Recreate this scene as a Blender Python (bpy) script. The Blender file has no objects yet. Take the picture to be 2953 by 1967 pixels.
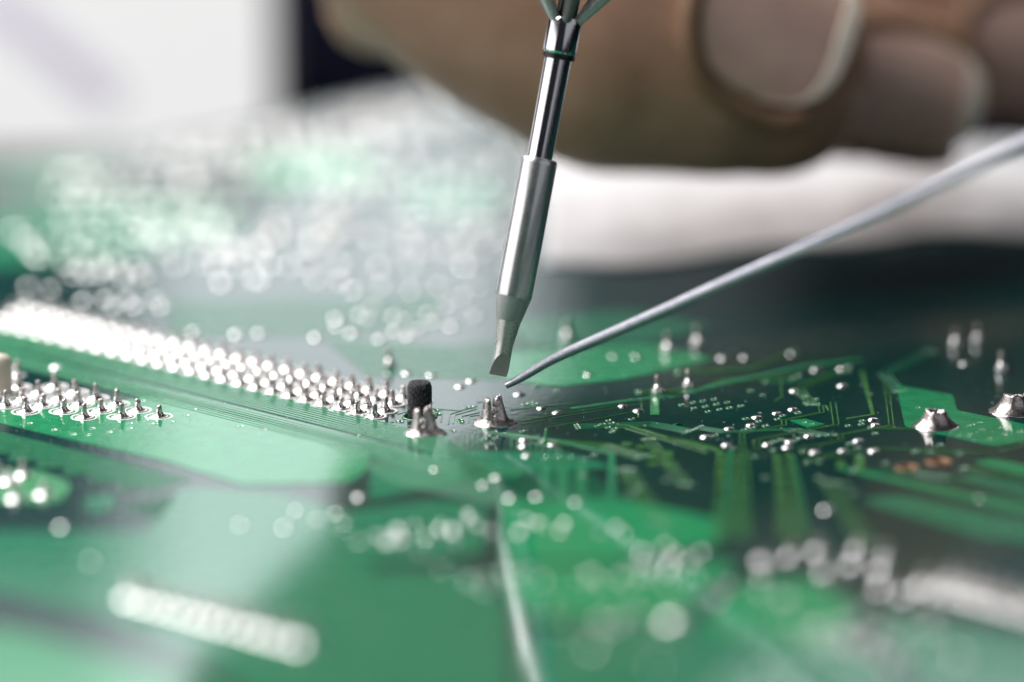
# Close-up of a soldering iron over a green circuit board.  1 unit = 1 mm.
import bpy, bmesh, math, random
import numpy as np
from mathutils import Vector, Matrix, noise as mnoise

random.seed(7)
sc = bpy.context.scene
sc.unit_settings.system = 'METRIC'
sc.unit_settings.scale_length = 0.001
R = math.radians

# ------------------------------------------------------------------ camera
CAM_H, PITCH, KPX = 62.6, R(13.5), 55.0 / 2953 / 250.0     # height, downward pitch, tangent per photo pixel
cd = bpy.data.cameras.new('camera'); cam = bpy.data.objects.new('camera', cd)
sc.collection.objects.link(cam); sc.camera = cam
cam.location = (0, 0, CAM_H); cam.rotation_euler = (math.pi / 2 - PITCH, 0, 0)
cd.sensor_width = 36.0; cd.lens = 36.0 / (2953 * KPX)
cd.clip_start = 1.0; cd.clip_end = 6000.0
cd.dof.use_dof = True; cd.dof.focus_distance = 251.0
cd.dof.aperture_fstop = cd.lens * 1e-3 / 12.4              # 12.4 mm wide aperture

# ------------------------------------------------------------------ world and lamps
world = bpy.data.worlds.new('World'); sc.world = world; world.use_nodes = True
bg = world.node_tree.nodes['Background']
bg.inputs['Color'].default_value = (0.80, 0.82, 1.0, 1); bg.inputs['Strength'].default_value = 0.02

def area_lamp(name, loc, target, sx, sy, radiance, color=(1, 1, 1), spread=180):
    l = bpy.data.lights.new(name, 'AREA'); l.shape = 'RECTANGLE'; l.size = sx; l.size_y = sy
    l.energy = radiance * math.pi * sx * sy; l.color = color; l.spread = R(spread)
    o = bpy.data.objects.new(name, l); sc.collection.objects.link(o)
    o.location = loc
    o.rotation_euler = (Vector(target) - Vector(loc)).to_track_quat('-Z', 'Y').to_euler()
    return o
area_lamp('window_light', (-25, 620, 150), (-12, 245, 0), 56, 190, 1.55, (0.92, 0.97, 1.0))
area_lamp('window_soften_fill', (19, 622, 150), (-8, 245, 0), 30, 190, 0.12, (0.92, 0.97, 1.0))  # added dim strip, softens the right border of the window's reflection
area_lamp('foreground_wash', (60, 720, 250), (0, 245, 0), 380, 170, 1.25, (0.95, 0.98, 1.0))  # added broad panel, lays a pale reflection over the near board
area_lamp('side_softbox', (-185, 200, 42), (0, 245, 12), 270, 70, 1.7, (1.0, 0.98, 0.96))
area_lamp('key_lamp', (-150, 235, 205), (0, 250, 10), 180, 110, 7.5, (1.0, 0.97, 0.94))
area_lamp('bench_lamp', (-125, 400, 205), (0, 255, 0), 190, 190, 8.5, (1.0, 0.985, 0.975))
area_lamp('room_fill', (190, 60, 130), (0, 245, 5), 380, 240, 0.30, (0.95, 0.96, 1.0))

sc.view_settings.view_transform = 'Standard'; sc.view_settings.look = 'None'
sc.view_settings.exposure = 0.25; sc.view_settings.gamma = 1.0
sc.cycles.use_denoising = True
sc.cycles.sample_clamp_indirect = 6.0
sc.cycles.max_bounces = 8

# ------------------------------------------------------------------ measuring helpers (photo pixel -> place)
CP, SP = math.cos(PITCH), math.sin(PITCH)
def ray(px, py):
    xd, yd = (px - 1476.5) * KPX, -(py - 983.5) * KPX
    return Vector((xd, CP + yd * SP, -SP + yd * CP))
def B(px, py, z=0.0):                                       # point on the board
    d = ray(px, py); t = (z - CAM_H) / d.z
    return Vector((d.x * t, d.y * t, z))
def P(xd, yd, dist):                                        # point at a ground distance (coordinates of a 2354 px wide view)
    d = ray(xd / 0.7971, yd / 0.7971); t = dist / d.y
    return Vector((d.x * t, dist, CAM_H + d.z * t))
REG = {1: (0, 800), 2: (1000, 800), 3: (1953, 800), 4: (0, 1300), 5: (1000, 1300), 6: (1953, 1300), 7: (0, 400), 8: (0, 0), 9: (900, 0)}
def Z(reg, x, y, z=0.0):
    x0, y0 = REG[reg]
    return B(x0 + x / 2.354, y0 + y / 2.354, z)

# ------------------------------------------------------------------ materials
def new_mat(name):
    m = bpy.data.materials.new(name); m.use_nodes = True
    nt = m.node_tree; return m, nt, nt.nodes['Principled BSDF']
def tex(nt, kind, scale, detail=3.0, rough=0.5, vec=None):
    n = nt.nodes.new(kind)
    if vec is None:
        g = nt.nodes.new('ShaderNodeNewGeometry'); vec = g.outputs['Position']
    nt.links.new(vec, n.inputs['Vector'])
    n.inputs['Scale'].default_value = scale
    if 'Detail' in n.inputs: n.inputs['Detail'].default_value = detail
    if 'Roughness' in n.inputs: n.inputs['Roughness'].default_value = rough
    return n
def ramp(nt, src, stops):
    r = nt.nodes.new('ShaderNodeValToRGB'); nt.links.new(src, r.inputs['Fac'])
    el = r.color_ramp.elements
    while len(el) < len(stops): el.new(0.5)
    for e, (p, c) in zip(el, stops):
        e.position = p; e.color = (*c, 1) if len(c) == 3 else c
    return r
def bump(nt, bsdf, src, strength, dist):
    b = nt.nodes.new('ShaderNodeBump'); b.inputs['Strength'].default_value = strength
    b.inputs['Distance'].default_value = dist
    nt.links.new(src, b.inputs['Height']); nt.links.new(b.outputs['Normal'], bsdf.inputs['Normal'])
def mask_mat(name, c0, c1, rough=0.07):
    m, nt, b = new_mat(name)
    n = tex(nt, 'ShaderNodeTexNoise', 0.9, 5)
    r = ramp(nt, n.outputs['Fac'], [(0.35, c0), (0.68, c1)]); nt.links.new(r.outputs['Color'], b.inputs['Base Color'])
    n2 = tex(nt, 'ShaderNodeTexNoise', 3.0, 4)
    rr = ramp(nt, n2.outputs['Fac'], [(0.3, (rough * .5,) * 3), (0.75, (rough * 2.2,) * 3)])
    nt.links.new(rr.outputs['Color'], b.inputs['Roughness'])
    b.inputs['IOR'].default_value = 1.52
    n3 = tex(nt, 'ShaderNodeTexNoise', 2.2, 2)
    bump(nt, b, n3.outputs['Fac'], 0.25, 0.02)
    return m
def metal_mat(name, col, rough, bscale, bdist, col2=None, bstr=0.5):
    m, nt, b = new_mat(name)
    b.inputs['Metallic'].default_value = 1.0
    n = tex(nt, 'ShaderNodeTexNoise', bscale, 4)
    r = ramp(nt, n.outputs['Fac'], [(0.35, col), (0.7, col2 or tuple(c * .82 for c in col))])
    nt.links.new(r.outputs['Color'], b.inputs['Base Color'])
    rr = ramp(nt, n.outputs['Fac'], [(0.3, (rough * .7,) * 3), (0.7, (rough * 1.35,) * 3)])
    nt.links.new(rr.outputs['Color'], b.inputs['Roughness'])
    bump(nt, b, n.outputs['Fac'], bstr, bdist)
    return m
def plain(name, col, rough, spec=0.5, metallic=0.0, nscale=2.0, var=0.15, bdist=0.0):
    m, nt, b = new_mat(name)
    n = tex(nt, 'ShaderNodeTexNoise', nscale, 5)
    r = ramp(nt, n.outputs['Fac'], [(0.3, tuple(c * (1 - var) for c in col)), (0.72, tuple(min(1, c * (1 + var)) for c in col))])
    nt.links.new(r.outputs['Color'], b.inputs['Base Color'])
    b.inputs['Roughness'].default_value = rough; b.inputs['Metallic'].default_value = metallic
    b.inputs['Specular IOR Level'].default_value = spec
    if bdist: bump(nt, b, n.outputs['Fac'], 0.6, bdist)
    return m

M = {}
M['mask'] = mask_mat('solder_mask_on_laminate', (0.0015, 0.034, 0.032), (0.002, 0.045, 0.040))
M['pour'] = mask_mat('solder_mask_on_copper', (0.014, 0.24, 0.098), (0.020, 0.30, 0.125))
M['pour_dull'] = mask_mat('solder_mask_on_inner_copper', (0.009, 0.165, 0.085), (0.013, 0.20, 0.105))
M['trace'] = mask_mat('solder_mask_on_trace', (0.050, 0.19, 0.055), (0.075, 0.25, 0.075), 0.1)
M['trace_green'] = mask_mat('solder_mask_on_green_trace', (0.026, 0.22, 0.105), (0.036, 0.27, 0.13), 0.1)
M['via'] = mask_mat('solder_mask_on_via', (0.03, 0.24, 0.09), (0.045, 0.30, 0.12), 0.12)
M['edge'] = plain('laminate_edge', (0.05, 0.07, 0.03), 0.7)
M['solder'] = metal_mat('bright_solder', (0.88, 0.87, 0.86), 0.23, 5.0, 0.02)
M['solder_rough'] = metal_mat('grainy_solder', (0.66, 0.62, 0.61), 0.30, 7.0, 0.03, (0.44, 0.39, 0.38), 0.7)
M['pin'] = metal_mat('tinned_pin', (0.58, 0.54, 0.53), 0.36, 9.0, 0.03, (0.34, 0.28, 0.27), 0.8)
M['tinned'] = metal_mat('tinned_pad', (0.88, 0.88, 0.88), 0.22, 4.0, 0.006, bstr=0.3)
M['copper_hole'] = metal_mat('bare_copper_wall', (0.46, 0.27, 0.17), 0.5, 6.0, 0.01)
M['dark'] = plain('painted_hole_shade', (0.004, 0.012, 0.010), 0.7)  # disc colour painting the shade inside via holes that are not cut
M['silver'] = plain('white_legend_ink', (0.80, 0.80, 0.80), 0.35, var=.05)
M['dust'] = plain('dust', (0.55, 0.58, 0.55), 0.8)

# brushed chrome of the iron: fine rings turned round the axis
def chrome(name, col, r0, ring, aniso=0.6):
    m, nt, b = new_mat(name); b.inputs['Metallic'].default_value = 1.0
    tc = nt.nodes.new('ShaderNodeTexCoord')
    mp = nt.nodes.new('ShaderNodeMapping'); mp.inputs['Scale'].default_value = (0.3, 0.3, ring)
    nt.links.new(tc.outputs['Object'], mp.inputs['Vector'])
    n = tex(nt, 'ShaderNodeTexNoise', 4.0, 4, 0.6, mp.outputs['Vector'])
    n2 = tex(nt, 'ShaderNodeTexNoise', 6.0, 5, 0.6, tc.outputs['Object'])
    r = ramp(nt, n2.outputs['Fac'], [(0.35, tuple(c * .86 for c in col)), (0.7, col)])
    nt.links.new(r.outputs['Color'], b.inputs['Base Color'])
    rr = ramp(nt, n2.outputs['Fac'], [(0.3, (r0 * .8,) * 3), (0.7, (r0 * 1.3,) * 3)])
    nt.links.new(rr.outputs['Color'], b.inputs['Roughness'])
    bump(nt, b, n.outputs['Fac'], 0.12, 0.004)
    tg = nt.nodes.new('ShaderNodeTangent'); tg.direction_type = 'RADIAL'; tg.axis = 'Z'
    nt.links.new(tg.outputs['Tangent'], b.inputs['Tangent']); b.inputs['Anisotropic'].default_value = aniso; b.inputs['Anisotropic Rotation'].default_value = 0.25
    return m
M['chrome'] = chrome('polished_steel', (0.80, 0.80, 0.84), 0.13, 6.0)
M['barrel'] = chrome('brushed_steel', (0.80, 0.80, 0.83), 0.38, 14.0, 0.3)
_b = M['barrel'].node_tree.nodes['Principled BSDF']; _b.inputs['Coat Weight'].default_value = 1.0; _b.inputs['Coat Roughness'].default_value = 0.10; _b.inputs['Coat IOR'].default_value = 2.7
M['tip'] = metal_mat('tinned_iron_tip', (0.66, 0.66, 0.66), 0.32, 9.0, 0.012, (0.50, 0.49, 0.48))
M['tip'].node_tree.nodes['Principled BSDF'].inputs['Metallic'].default_value = 0.7
M['bevel'] = metal_mat('ground_tip_face', (0.52, 0.51, 0.50), 0.45, 14.0, 0.010, (0.40, 0.39, 0.38))
M['bevel'].node_tree.nodes['Principled BSDF'].inputs['Metallic'].default_value = 0.35
M['cone'] = chrome('dull_steel', (0.50, 0.50, 0.52), 0.34, 14.0, 0.3)
M['cone'].node_tree.nodes['Principled BSDF'].inputs['Metallic'].default_value = 0.3
M['jaw'] = metal_mat('satin_steel', (0.72, 0.69, 0.70), 0.4, 5.0, 0.01)
M['jaw_dark'] = metal_mat('dark_steel', (0.25, 0.23, 0.24), 0.4, 5.0, 0.01)
for _n in ('jaw', 'jaw_dark'): M[_n].node_tree.nodes['Principled BSDF'].inputs['Metallic'].default_value = 0.35
M['grip'] = plain('black_grip', (0.012, 0.012, 0.014), 0.6)
M['black_ring'] = plain('dark_ring', (0.01, 0.01, 0.012), 0.35)
M['wire'] = metal_mat('solder_wire_metal', (0.54, 0.54, 0.62), 0.42, 4.0, 0.03, (0.40, 0.41, 0.48))

# ------------------------------------------------------------------ mesh helpers
col = sc.collection
def mesh(name, verts, faces, smooth=False, mat=None):
    me = bpy.data.meshes.new(name); me.from_pydata([tuple(v) for v in verts], [], faces)
    me.validate(); me.update()
    if smooth: me.polygons.foreach_set('use_smooth', [True] * len(me.polygons))
    if mat: me.materials.append(M[mat])
    return me
def obj(name, me, parent=None, loc=None, rz=0.0):
    o = bpy.data.objects.new(name, me); col.objects.link(o)
    if parent: o.parent = parent
    if loc is not None: o.location = loc
    if rz: o.rotation_euler[2] = rz
    return o
def empty(name, loc=(0, 0, 0)):
    o = bpy.data.objects.new(name, None); col.objects.link(o); o.location = loc; o.empty_display_size = 1; return o
def tag(o, label=None, cat=None, kind=None, group=None):
    if label: o['label'] = label
    if cat: o['category'] = cat
    if kind: o['kind'] = kind
    if group: o['group'] = group
    return o
def lathe(prof, n=24, jit=0.0, cap0=False, cap1=True, seed=0, sq=0.0):
    """profile [(r, z)...] turned about z; jit = unevenness, returns verts, faces"""
    vs, fs = [], []
    for i, (r, z) in enumerate(prof):
        for k in range(n):
            a = 2 * math.pi * k / n
            j = 1 + jit * mnoise.noise(Vector((math.cos(a) * 1.3 + seed * 3.7, math.sin(a) * 1.3, z * 3)))
            vs.append((r * j * math.cos(a), r * j * math.sin(a), z))
    for i in range(len(prof) - 1):
        for k in range(n):
            k2 = (k + 1) % n
            fs.append((i * n + k, i * n + k2, (i + 1) * n + k2, (i + 1) * n + k))
    if cap1: fs.append(tuple((len(prof) - 1) * n + k for k in range(n)))
    if cap0: fs.append(tuple(reversed(range(n))))
    return vs, fs
def sharp(me, ang=35):
    me.polygons.foreach_set('use_smooth', [True] * len(me.polygons))
    try: me.set_sharp_from_angle(angle=R(ang))
    except Exception: pass
    return me
def prism(poly, z0, z1):
    n = len(poly)
    vs = [(p[0], p[1], z0) for p in poly] + [(p[0], p[1], z1) for p in poly]
    fs = [tuple(range(n, 2 * n))] + [(i, (i + 1) % n, n + (i + 1) % n, n + i) for i in range(n)]
    return vs, fs
def orient(poly):
    a = sum(poly[i][0] * poly[(i + 1) % len(poly)][1] - poly[(i + 1) % len(poly)][0] * poly[i][1] for i in range(len(poly)))
    return poly if a > 0 else poly[::-1]
def round_poly(poly, rad, seg=5):
    out, n = [], len(poly)
    for i in range(n):
        p0, p1, p2 = (Vector((*poly[(i + k) % n][:2], 0)) for k in (-1, 0, 1))
        a, b = (p0 - p1), (p2 - p1)
        r = min(rad, a.length * .45, b.length * .45)
        s, e = p1 + a.normalized() * r, p1 + b.normalized() * r
        for k in range(seg + 1):
            t = k / seg
            q = s * (1 - t) ** 2 + p1 * 2 * t * (1 - t) + e * t * t
            out.append((q.x, q.y))
    return out
def ribbon(pts, w, z0=0.002, z1=0.032):
    pts = [Vector((p[0], p[1], 0)) for p in pts]; L, Rr = [], []
    for i, p in enumerate(pts):
        d0 = (p - pts[i - 1]).normalized() if i else (pts[1] - p).normalized()
        d1 = (pts[i + 1] - p).normalized() if i < len(pts) - 1 else d0
        t = (d0 + d1); t = t.normalized() if t.length > 1e-4 else d0
        nrm = Vector((-t.y, t.x, 0)); c = max(0.45, nrm.dot(Vector((-d0.y, d0.x, 0))))
        L.append(p + nrm * (w / 2 / c)); Rr.append(p - nrm * (w / 2 / c))
    vs, fs, n = [], [], len(pts)
    e = min(0.02, w * .2)
    for i in range(n):
        dv = (L[i] - Rr[i]).normalized() * e
        vs += [(Rr[i].x, Rr[i].y, z0), (Rr[i].x + dv.x, Rr[i].y + dv.y, z1), (L[i].x - dv.x, L[i].y - dv.y, z1), (L[i].x, L[i].y, z0)]
    for i in range(n - 1):
        for k in range(3):
            fs.append((i * 4 + k, (i + 1) * 4 + k, (i + 1) * 4 + k + 1, i * 4 + k + 1))
    fs.append((0, 1, 2, 3)); fs.append(tuple((n - 1) * 4 + k for k in (3, 2, 1, 0)))
    return vs, fs
def join_lists(parts):
    vs, fs = [], []
    for v, f in parts:
        o = len(vs); vs += list(v); fs += [tuple(i + o for i in q) for q in f]
    return vs, fs

# ------------------------------------------------------------------ bench
m_, nt_, b_ = new_mat('dark_bench_mat')
n_ = tex(nt_, 'ShaderNodeTexNoise', 0.6, 6)
r_ = ramp(nt_, n_.outputs['Fac'], [(0.3, (0.002, 0.002, 0.005)), (0.7, (0.004, 0.004, 0.008))])
nt_.links.new(r_.outputs['Color'], b_.inputs['Base Color'])
bd_ = nt_.nodes.new('ShaderNodeBsdfDiffuse'); nt_.links.new(r_.outputs['Color'], bd_.inputs['Color'])   # matt rubber: no sheen
nt_.links.new(bd_.outputs[0], nt_.nodes['Material Output'].inputs['Surface'])
M['bench'] = m_
BZ = -7.0
tag(obj('bench_surface', mesh('bench_surface', [(-1500, -300, BZ), (1500, -300, BZ), (1500, 2500, BZ), (-1500, 2500, BZ)], [(0, 1, 2, 3)], mat='bench')), kind='structure')

# ------------------------------------------------------------------ circuit board
board = tag(empty('circuit_board', (0, 245, 0)), 'green circuit board with rows of soldered pins filling the lower picture', 'circuit board')
OFF = Vector((0, 245, 0))
def bobj(name, me, loc=None, rz=0.0, parent=None):
    """a part of the board; positions are given in scene coordinates"""
    p = parent or board
    if parent is None:
        return obj(name, me, board, (Vector(loc) if loc is not None else Vector((0, 0, 0))) - OFF, rz)
    return obj(name, me, parent, loc, rz)
U = Vector((-0.724, 0.692, 0)).normalized(); V = Vector((0.690, 0.724, 0)).normalized()
c_far_left = Vector((-34.9, 309.5, 0)); c_near = Vector((-22.8, 198, 0))
def meet(p, d, q, e):
    det = d.x * -e.y + e.x * d.y; w = q - p
    t = (w.x * -e.y + e.x * w.y) / det
    return p + d * t
c_far_right = Vector((-2.0, 343.0, 0)); c_right = Vector((95, 250, 0))
corners = [meet(c_far_left, V, c_near, U), meet(c_right, V, c_near, U), meet(c_right, V, c_far_right, U), meet(c_far_left, V, c_far_right, U)]
corners = orient([(p.x, p.y) for p in corners])
pegB = Z(2, 495, 945); pegW = B(-2, 1131)
holes = [(Z(3, 1560, 1292), 0.5), (Z(3, 1775, 1252), 0.56), (pegB, 0.86)]
vs, fs = prism(round_poly(corners, 2.0), -1.6, 0.0)
n0 = len(vs) // 2; fs.append(tuple(reversed(range(n0))))
sub = obj('laminate', mesh('laminate', vs, fs, mat='mask')); 
cuts = []
for c, r in holes:
    v, f = lathe([(r, -3), (r, 1)], 28, cap0=True)
    cuts.append(obj('cutter', mesh('cutter', [(x + c.x, y + c.y, z) for x, y, z in v], f)))
for k in cuts:
    bm_ = sub.modifiers.new('b', 'BOOLEAN'); bm_.object = k; bm_.operation = 'DIFFERENCE'; bm_.solver = 'EXACT'
dg = bpy.context.evaluated_depsgraph_get(); me2 = bpy.data.meshes.new_from_object(sub.evaluated_get(dg))
sub.modifiers.clear(); sub.data = me2; me2.name = 'laminate'
for k in cuts: bpy.data.objects.remove(k)
me2.materials.clear(); me2.materials.append(M['mask']); me2.materials.append(M['edge'])
for p in me2.polygons: p.material_index = 1 if abs(p.normal.z) < 0.5 else 0
sub.parent = board; sub.location = -OFF
tag(sub, 'dark green laminate sheet')

def pour(pts, mat='pour', rad=0.35, z1=0.032, name='copper_pour'):
    poly = orient(round_poly([(p.x, p.y) for p in pts], rad))
    vs, fs = prism(poly, 0.001, z1)
    return bobj(name, mesh(name, vs, fs, mat=mat))
# copper areas under the green mask
pour([Z(1, 1060, 815), Z(1, 2354, 1140), Z(2, 165, 1200), Z(2, 120, 1330), Z(1, 2354, 1395), Z(1, 1660, 1415), Z(1, 1100, 1245), Z(1, -200, 945), Z(1, -200, 925)], rad=0.7)
pour([Z(3, 1485, 735), Z(3, 1870, 800), Z(3, 1900, 905), Z(3, 2420, 1012), Z(3, 2420, 1105), Z(3, 2160, 1150), Z(3, 1545, 1012)])
pour([Z(3, 760, 972), Z(3, 870, 962), Z(3, 1005, 1000), Z(3, 890, 1022)], rad=0.1)
pour([Z(2, 2210, 1003), Z(2, 2245, 993), Z(2, 2295, 1002), Z(2, 2250, 1015)], rad=0.03)
pour([Z(3, -15, 1003), Z(3, 12, 993), Z(3, 45, 1003), Z(3, 5, 1013)], rad=0.03)
pour([Z(3, 2000, 1255), Z(3, 2150, 1230), Z(3, 2600, 1330), Z(3, 2600, 1400), Z(3, 2350, 1345)], rad=0.3)
pour([Z(3, 1085, 1300), Z(3, 1130, 1290), Z(3, 2600, 1590), Z(3, 2600, 1660)], 'pour', 0.3)
pour([Z(3, 1890, 1370), Z(3, 2000, 1335), Z(3, 2600, 1470), Z(3, 2600, 1560)], 'pour_dull', 0.3)
pour([Z(6, 1240, 340), Z(6, 1500, 300), Z(6, 2600, 520), Z(6, 2600, 640), Z(6, 2100, 600)], 'pour_dull', 0.5)
# foreground areas
dz_ = [0.012]
def dpour(pts, mat, rad=0.7):
    dz_[0] += 0.0025                                        # each sheet a little above the last
    return pour([B(x / .7971, y / .7971) for x, y in pts], mat, rad, dz_[0])
dpour([(800, 1175), (1000, 1150), (1120, 1160), (1110, 1270), (960, 1290), (800, 1290)], 'pour_dull')
dpour([(1150, 1150), (1400, 1140), (1640, 1190), (1660, 1250), (1400, 1290), (1160, 1290)], 'pour')
dpour([(850, 1085), (1000, 1035), (1300, 1040), (1420, 1075), (1130, 1092), (850, 1150)], 'pour_dull', .4)
dpour([(1135, 1300), (1420, 1300), (1700, 1290), (1560, 1420), (1210, 1420)], 'pour')
dpour([(830, 1310), (1110, 1310), (1170, 1400), (1190, 1640), (780, 1640), (820, 1480)], 'pour_dull', 2.0)
dpour([(1215, 1440), (1700, 1420), (2000, 1500), (2100, 1640), (1210, 1640)], 'pour_dull')
dpour([(1700, 1340), (1860, 1330), (1980, 1400), (1900, 1500), (1600, 1440)], 'pour', .4)
dpour([(2000, 1410), (2450, 1470), (2450, 1640), (2150, 1640)], 'pour_dull')
dpour([(-60, 1222), (340, 1222), (420, 1120), (640, 1135), (830, 1185), (860, 1300), (850, 1640), (560, 1560), (250, 1420), (-60, 1350)], 'pour_dull')
dpour([(-80, 1440), (60, 1455), (420, 1560), (600, 1660), (-80, 1660)], 'pour')
dpour([(420, 1500), (790, 1590), (760, 1660), (640, 1660)], 'pour_dull', .4)
pour([Z(4, -150, 120), Z(4, 250, 130), Z(4, 500, 230), Z(4, 400, 360), Z(4, -150, 350)], 'via', 1.2)
pour([Z(4, 560, 330), Z(4, 760, 290), Z(4, 800, 380), Z(4, 620, 430)], 'pour_dull', 0.5)
# far areas
pour([Z(7, -300, 560), Z(7, 500, 380), Z(7, 1500, 430), Z(7, 1700, 640), Z(7, 900, 820), Z(7, -300, 900)], 'pour_dull', 1.0)
pour([Z(7, -200, 230), Z(7, 500, 150), Z(7, 900, 200), Z(7, 200, 330)], 'pour_dull', 1.0)
pour([Z(7, 1600, 160), Z(7, 2400, 80), Z(7, 2700, 300), Z(7, 1800, 340)], 'pour', 1.0)
pour([Z(9, 550, 1250), Z(9, 1000, 1180), Z(9, 1350, 1300), Z(9, 1250, 1480), Z(9, 700, 1480)], 'pour_dull', 1.0)
pour([Z(2, 1080, 300), Z(2, 1900, 220), Z(2, 2500, 330), Z(2, 2100, 430), Z(2, 1250, 470)], 'pour_dull', 0.8)
pour([Z(2, 1040, 520), Z(2, 1500, 470), Z(2, 2100, 450), Z(2, 2500, 560), Z(2, 1900, 690), Z(2, 1420, 745), Z(2, 1080, 700)], 'pour', 0.8)

# ---- traces
def trace(pts, w=0.16, mat='trace', z1=0.03):
    vs, fs = ribbon(pts, w, 0.0012, z1)
    return bobj('trace', mesh('trace', vs, fs, mat=mat))
def zt(reg, pts, w=0.16, mat='trace'):
    return trace([Z(reg, x, y) for x, y in pts], w, mat)
# bus beside the pin rows
p_a, p_b = B(655, 1109), B(655, 1209)
row_p = Z(2, 185, 945)
for k in range(17):
    if k == 9: continue
    q = p_a.lerp(p_b, k / 16)
    far = q + U * (26 + 6 * math.sin(k * 1.7))
    near = q - U * (19.5 - 0.28 * abs(k - 8))
    pts = [far, near]
    if k < 9: pts.append(near + Vector((0, -1, 0)) * (3 + k * .3))
    else: pts.append(near + Vector((1, -0.02, 0)) * 3)
    trace(pts, 0.18 if k not in (10, 11) else 0.26, 'trace_green', 0.055)
# comb of short traces below the large copper area
p_c, p_d = Z(1, -60, 1075), Z(1, 1200, 1395)
nC = 44
for k in range(nC):
    q = p_c.lerp(p_d, k / (nC - 1))
    trace([q + V * 0.9, q - V * (2.3 + .5 * math.sin(k))], 0.22, 'trace_green')
p_c, p_d = Z(4, 1080, 330), Z(4, 1620, 480)
for k in range(22):
    q = p_c.lerp(p_d, k / 21)
    trace([q + V * 2.2, q - V * 2.6], 0.12, 'trace_green')
# centre: short traces round the big joint and the black peg
for pts in ([(640, 985), (652, 905), (612, 900)], [(690, 1000), (700, 930), (860, 880), (890, 875)], [(722, 995), (735, 935), (880, 895)],
            [(770, 975), (780, 945), (900, 918)], [(828, 985), (832, 945), (900, 935)], [(560, 890), (760, 905), (860, 885)],
            [(345, 930), (415, 912)], [(270, 995), (410, 960)], [(880, 850), (960, 840), (1080, 880)]):
    zt(2, pts, 0.07, 'trace_green')
for k in range(9):
    zt(2, [(880 + k * 40, 1030 + k * 9), (1120 + k * 42, 1075 + k * 12), (1115 + k * 42, 1160 + k * 14)], 0.10, 'trace_green')
for k in range(5):
    zt(2, [(780 + k * 36, 1050 + k * 7), (778 + k * 36, 1180 + k * 8)], 0.09, 'trace_green')
# right: yellow green traces
zt(2, [(1110, 900), (1400, 868), (1560, 855)], 0.06); zt(2, [(1150, 985), (1500, 920), (1830, 868)], 0.07)
zt(2, [(1180, 1000), (1520, 935), (1870, 880), (2010, 858)], 0.07); zt(2, [(1350, 1092), (1362, 1020), (1935, 915)], 0.07)
zt(2, [(1345, 1095), (1358, 1024)], 0.18, 'via'); zt(2, [(1520, 892), (1900, 838), (2354, 785)], 0.34, 'trace_green')
zt(2, [(1980, 955), (1982, 910)], 0.09); zt(2, [(2000, 890), (2000, 840)], 0.08)
zt(2, [(1825, 1003), (1910, 1005), (2450, 1165)], 0.22, 'trace'); zt(2, [(1820, 1020), (1890, 1022), (2450, 1190)], 0.14, 'trace')
zt(2, [(2092, 935), (2090, 800)], 0.50, 'via')
zt(2, [(1080, 1060), (1440, 1110), (1800, 1195), (1800, 1520)], 0.34, 'trace_green')
for x in (1330, 1352, 1374, 1435, 1457, 1479, 1501, 1570, 1592, 1614): zt(2, [(x, 1270), (x - 4, 1520)], 0.15, 'trace_green')
for (a, b_2) in ((1900, 1130), (2000, 1150), (2090, 1170), (2180, 1190)):
    pour([Z(2, a - 35, b_2 - 8), Z(2, a + 35, b_2 - 8), Z(2, a + 35, b_2 + 12), Z(2, a - 35, b_2 + 12)], 'trace', 0.03, name='pad')
for (a, b_2) in ((2080, 1215), (2180, 1215), (2080, 1265), (2180, 1265)):
    pour([Z(2, a - 30, b_2 - 12), Z(2, a + 30, b_2 - 12), Z(2, a + 30, b_2 + 12), Z(2, a - 30, b_2 + 12)], 'trace', 0.03, name='pad')
for d in (0, 30):
    zt(3, [(1405 + d, 720), (1440 + d, 1003), (1090 + d, 1068), (1098 + d, 1108), (800 + d, 1165)], 0.075)
    zt(3, [(960 + d, 870), (968 + d, 918), (708 + d, 970), (712 + d, 1003), (425 + d, 1060), (430 + d, 1180), (400 + d * 2, 1700)], 0.085)
    zt(3, [(1040 + d * 1.2, 850), (1062 + d * 1.2, 1000), (522 + d * 1.2, 1100), (525 + d * 1.2, 1180)], 0.085)
zt(3, [(1255, 640), (1330, 932), (1150, 960)], 0.22); zt(3, [(1010, 870), (1030, 905)], 0.1)
zt(3, [(700, 690), (712, 810), (660, 840)], 0.10); zt(3, [(-60, 815), (380, 705), (900, 600), (1250, 560)], 0.5, 'trace_green')
zt(3, [(860, 1250), (1330, 1165), (1420, 1160), (2140, 1190), (2354, 1140), (2500, 1120)], 0.16); zt(3, [(860, 1235), (1250, 1158)], 0.12)
zt(3, [(-70, 1085), (120, 1125), (290, 1175), (280, 1800)], 0.34, 'trace')
for x in (300, 325, 350, 372, 395, 437, 460, 483, 655, 677, 699, 745, 767, 790): zt(3, [(x, 1175 + (x % 7) * 5), (x + (x - 480) * .14, 1420), (x + (x - 480) * .3, 1780)], 0.12, 'trace' if x % 2 else 'trace_green')
zt(3, [(1115, 1300), (1110, 1250)], 0.45, 'trace'); zt(3, [(1240, 1320), (1238, 1215)], 0.5, 'trace')
zt(3, [(1600, 1185), (1930, 1205)], 0.1)
for k in range(6): zt(3, [(1900 + k * 90, 1370 + k * 24), (2000 + k * 90, 1360 + k * 24)], 0.3, 'trace_green')
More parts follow.
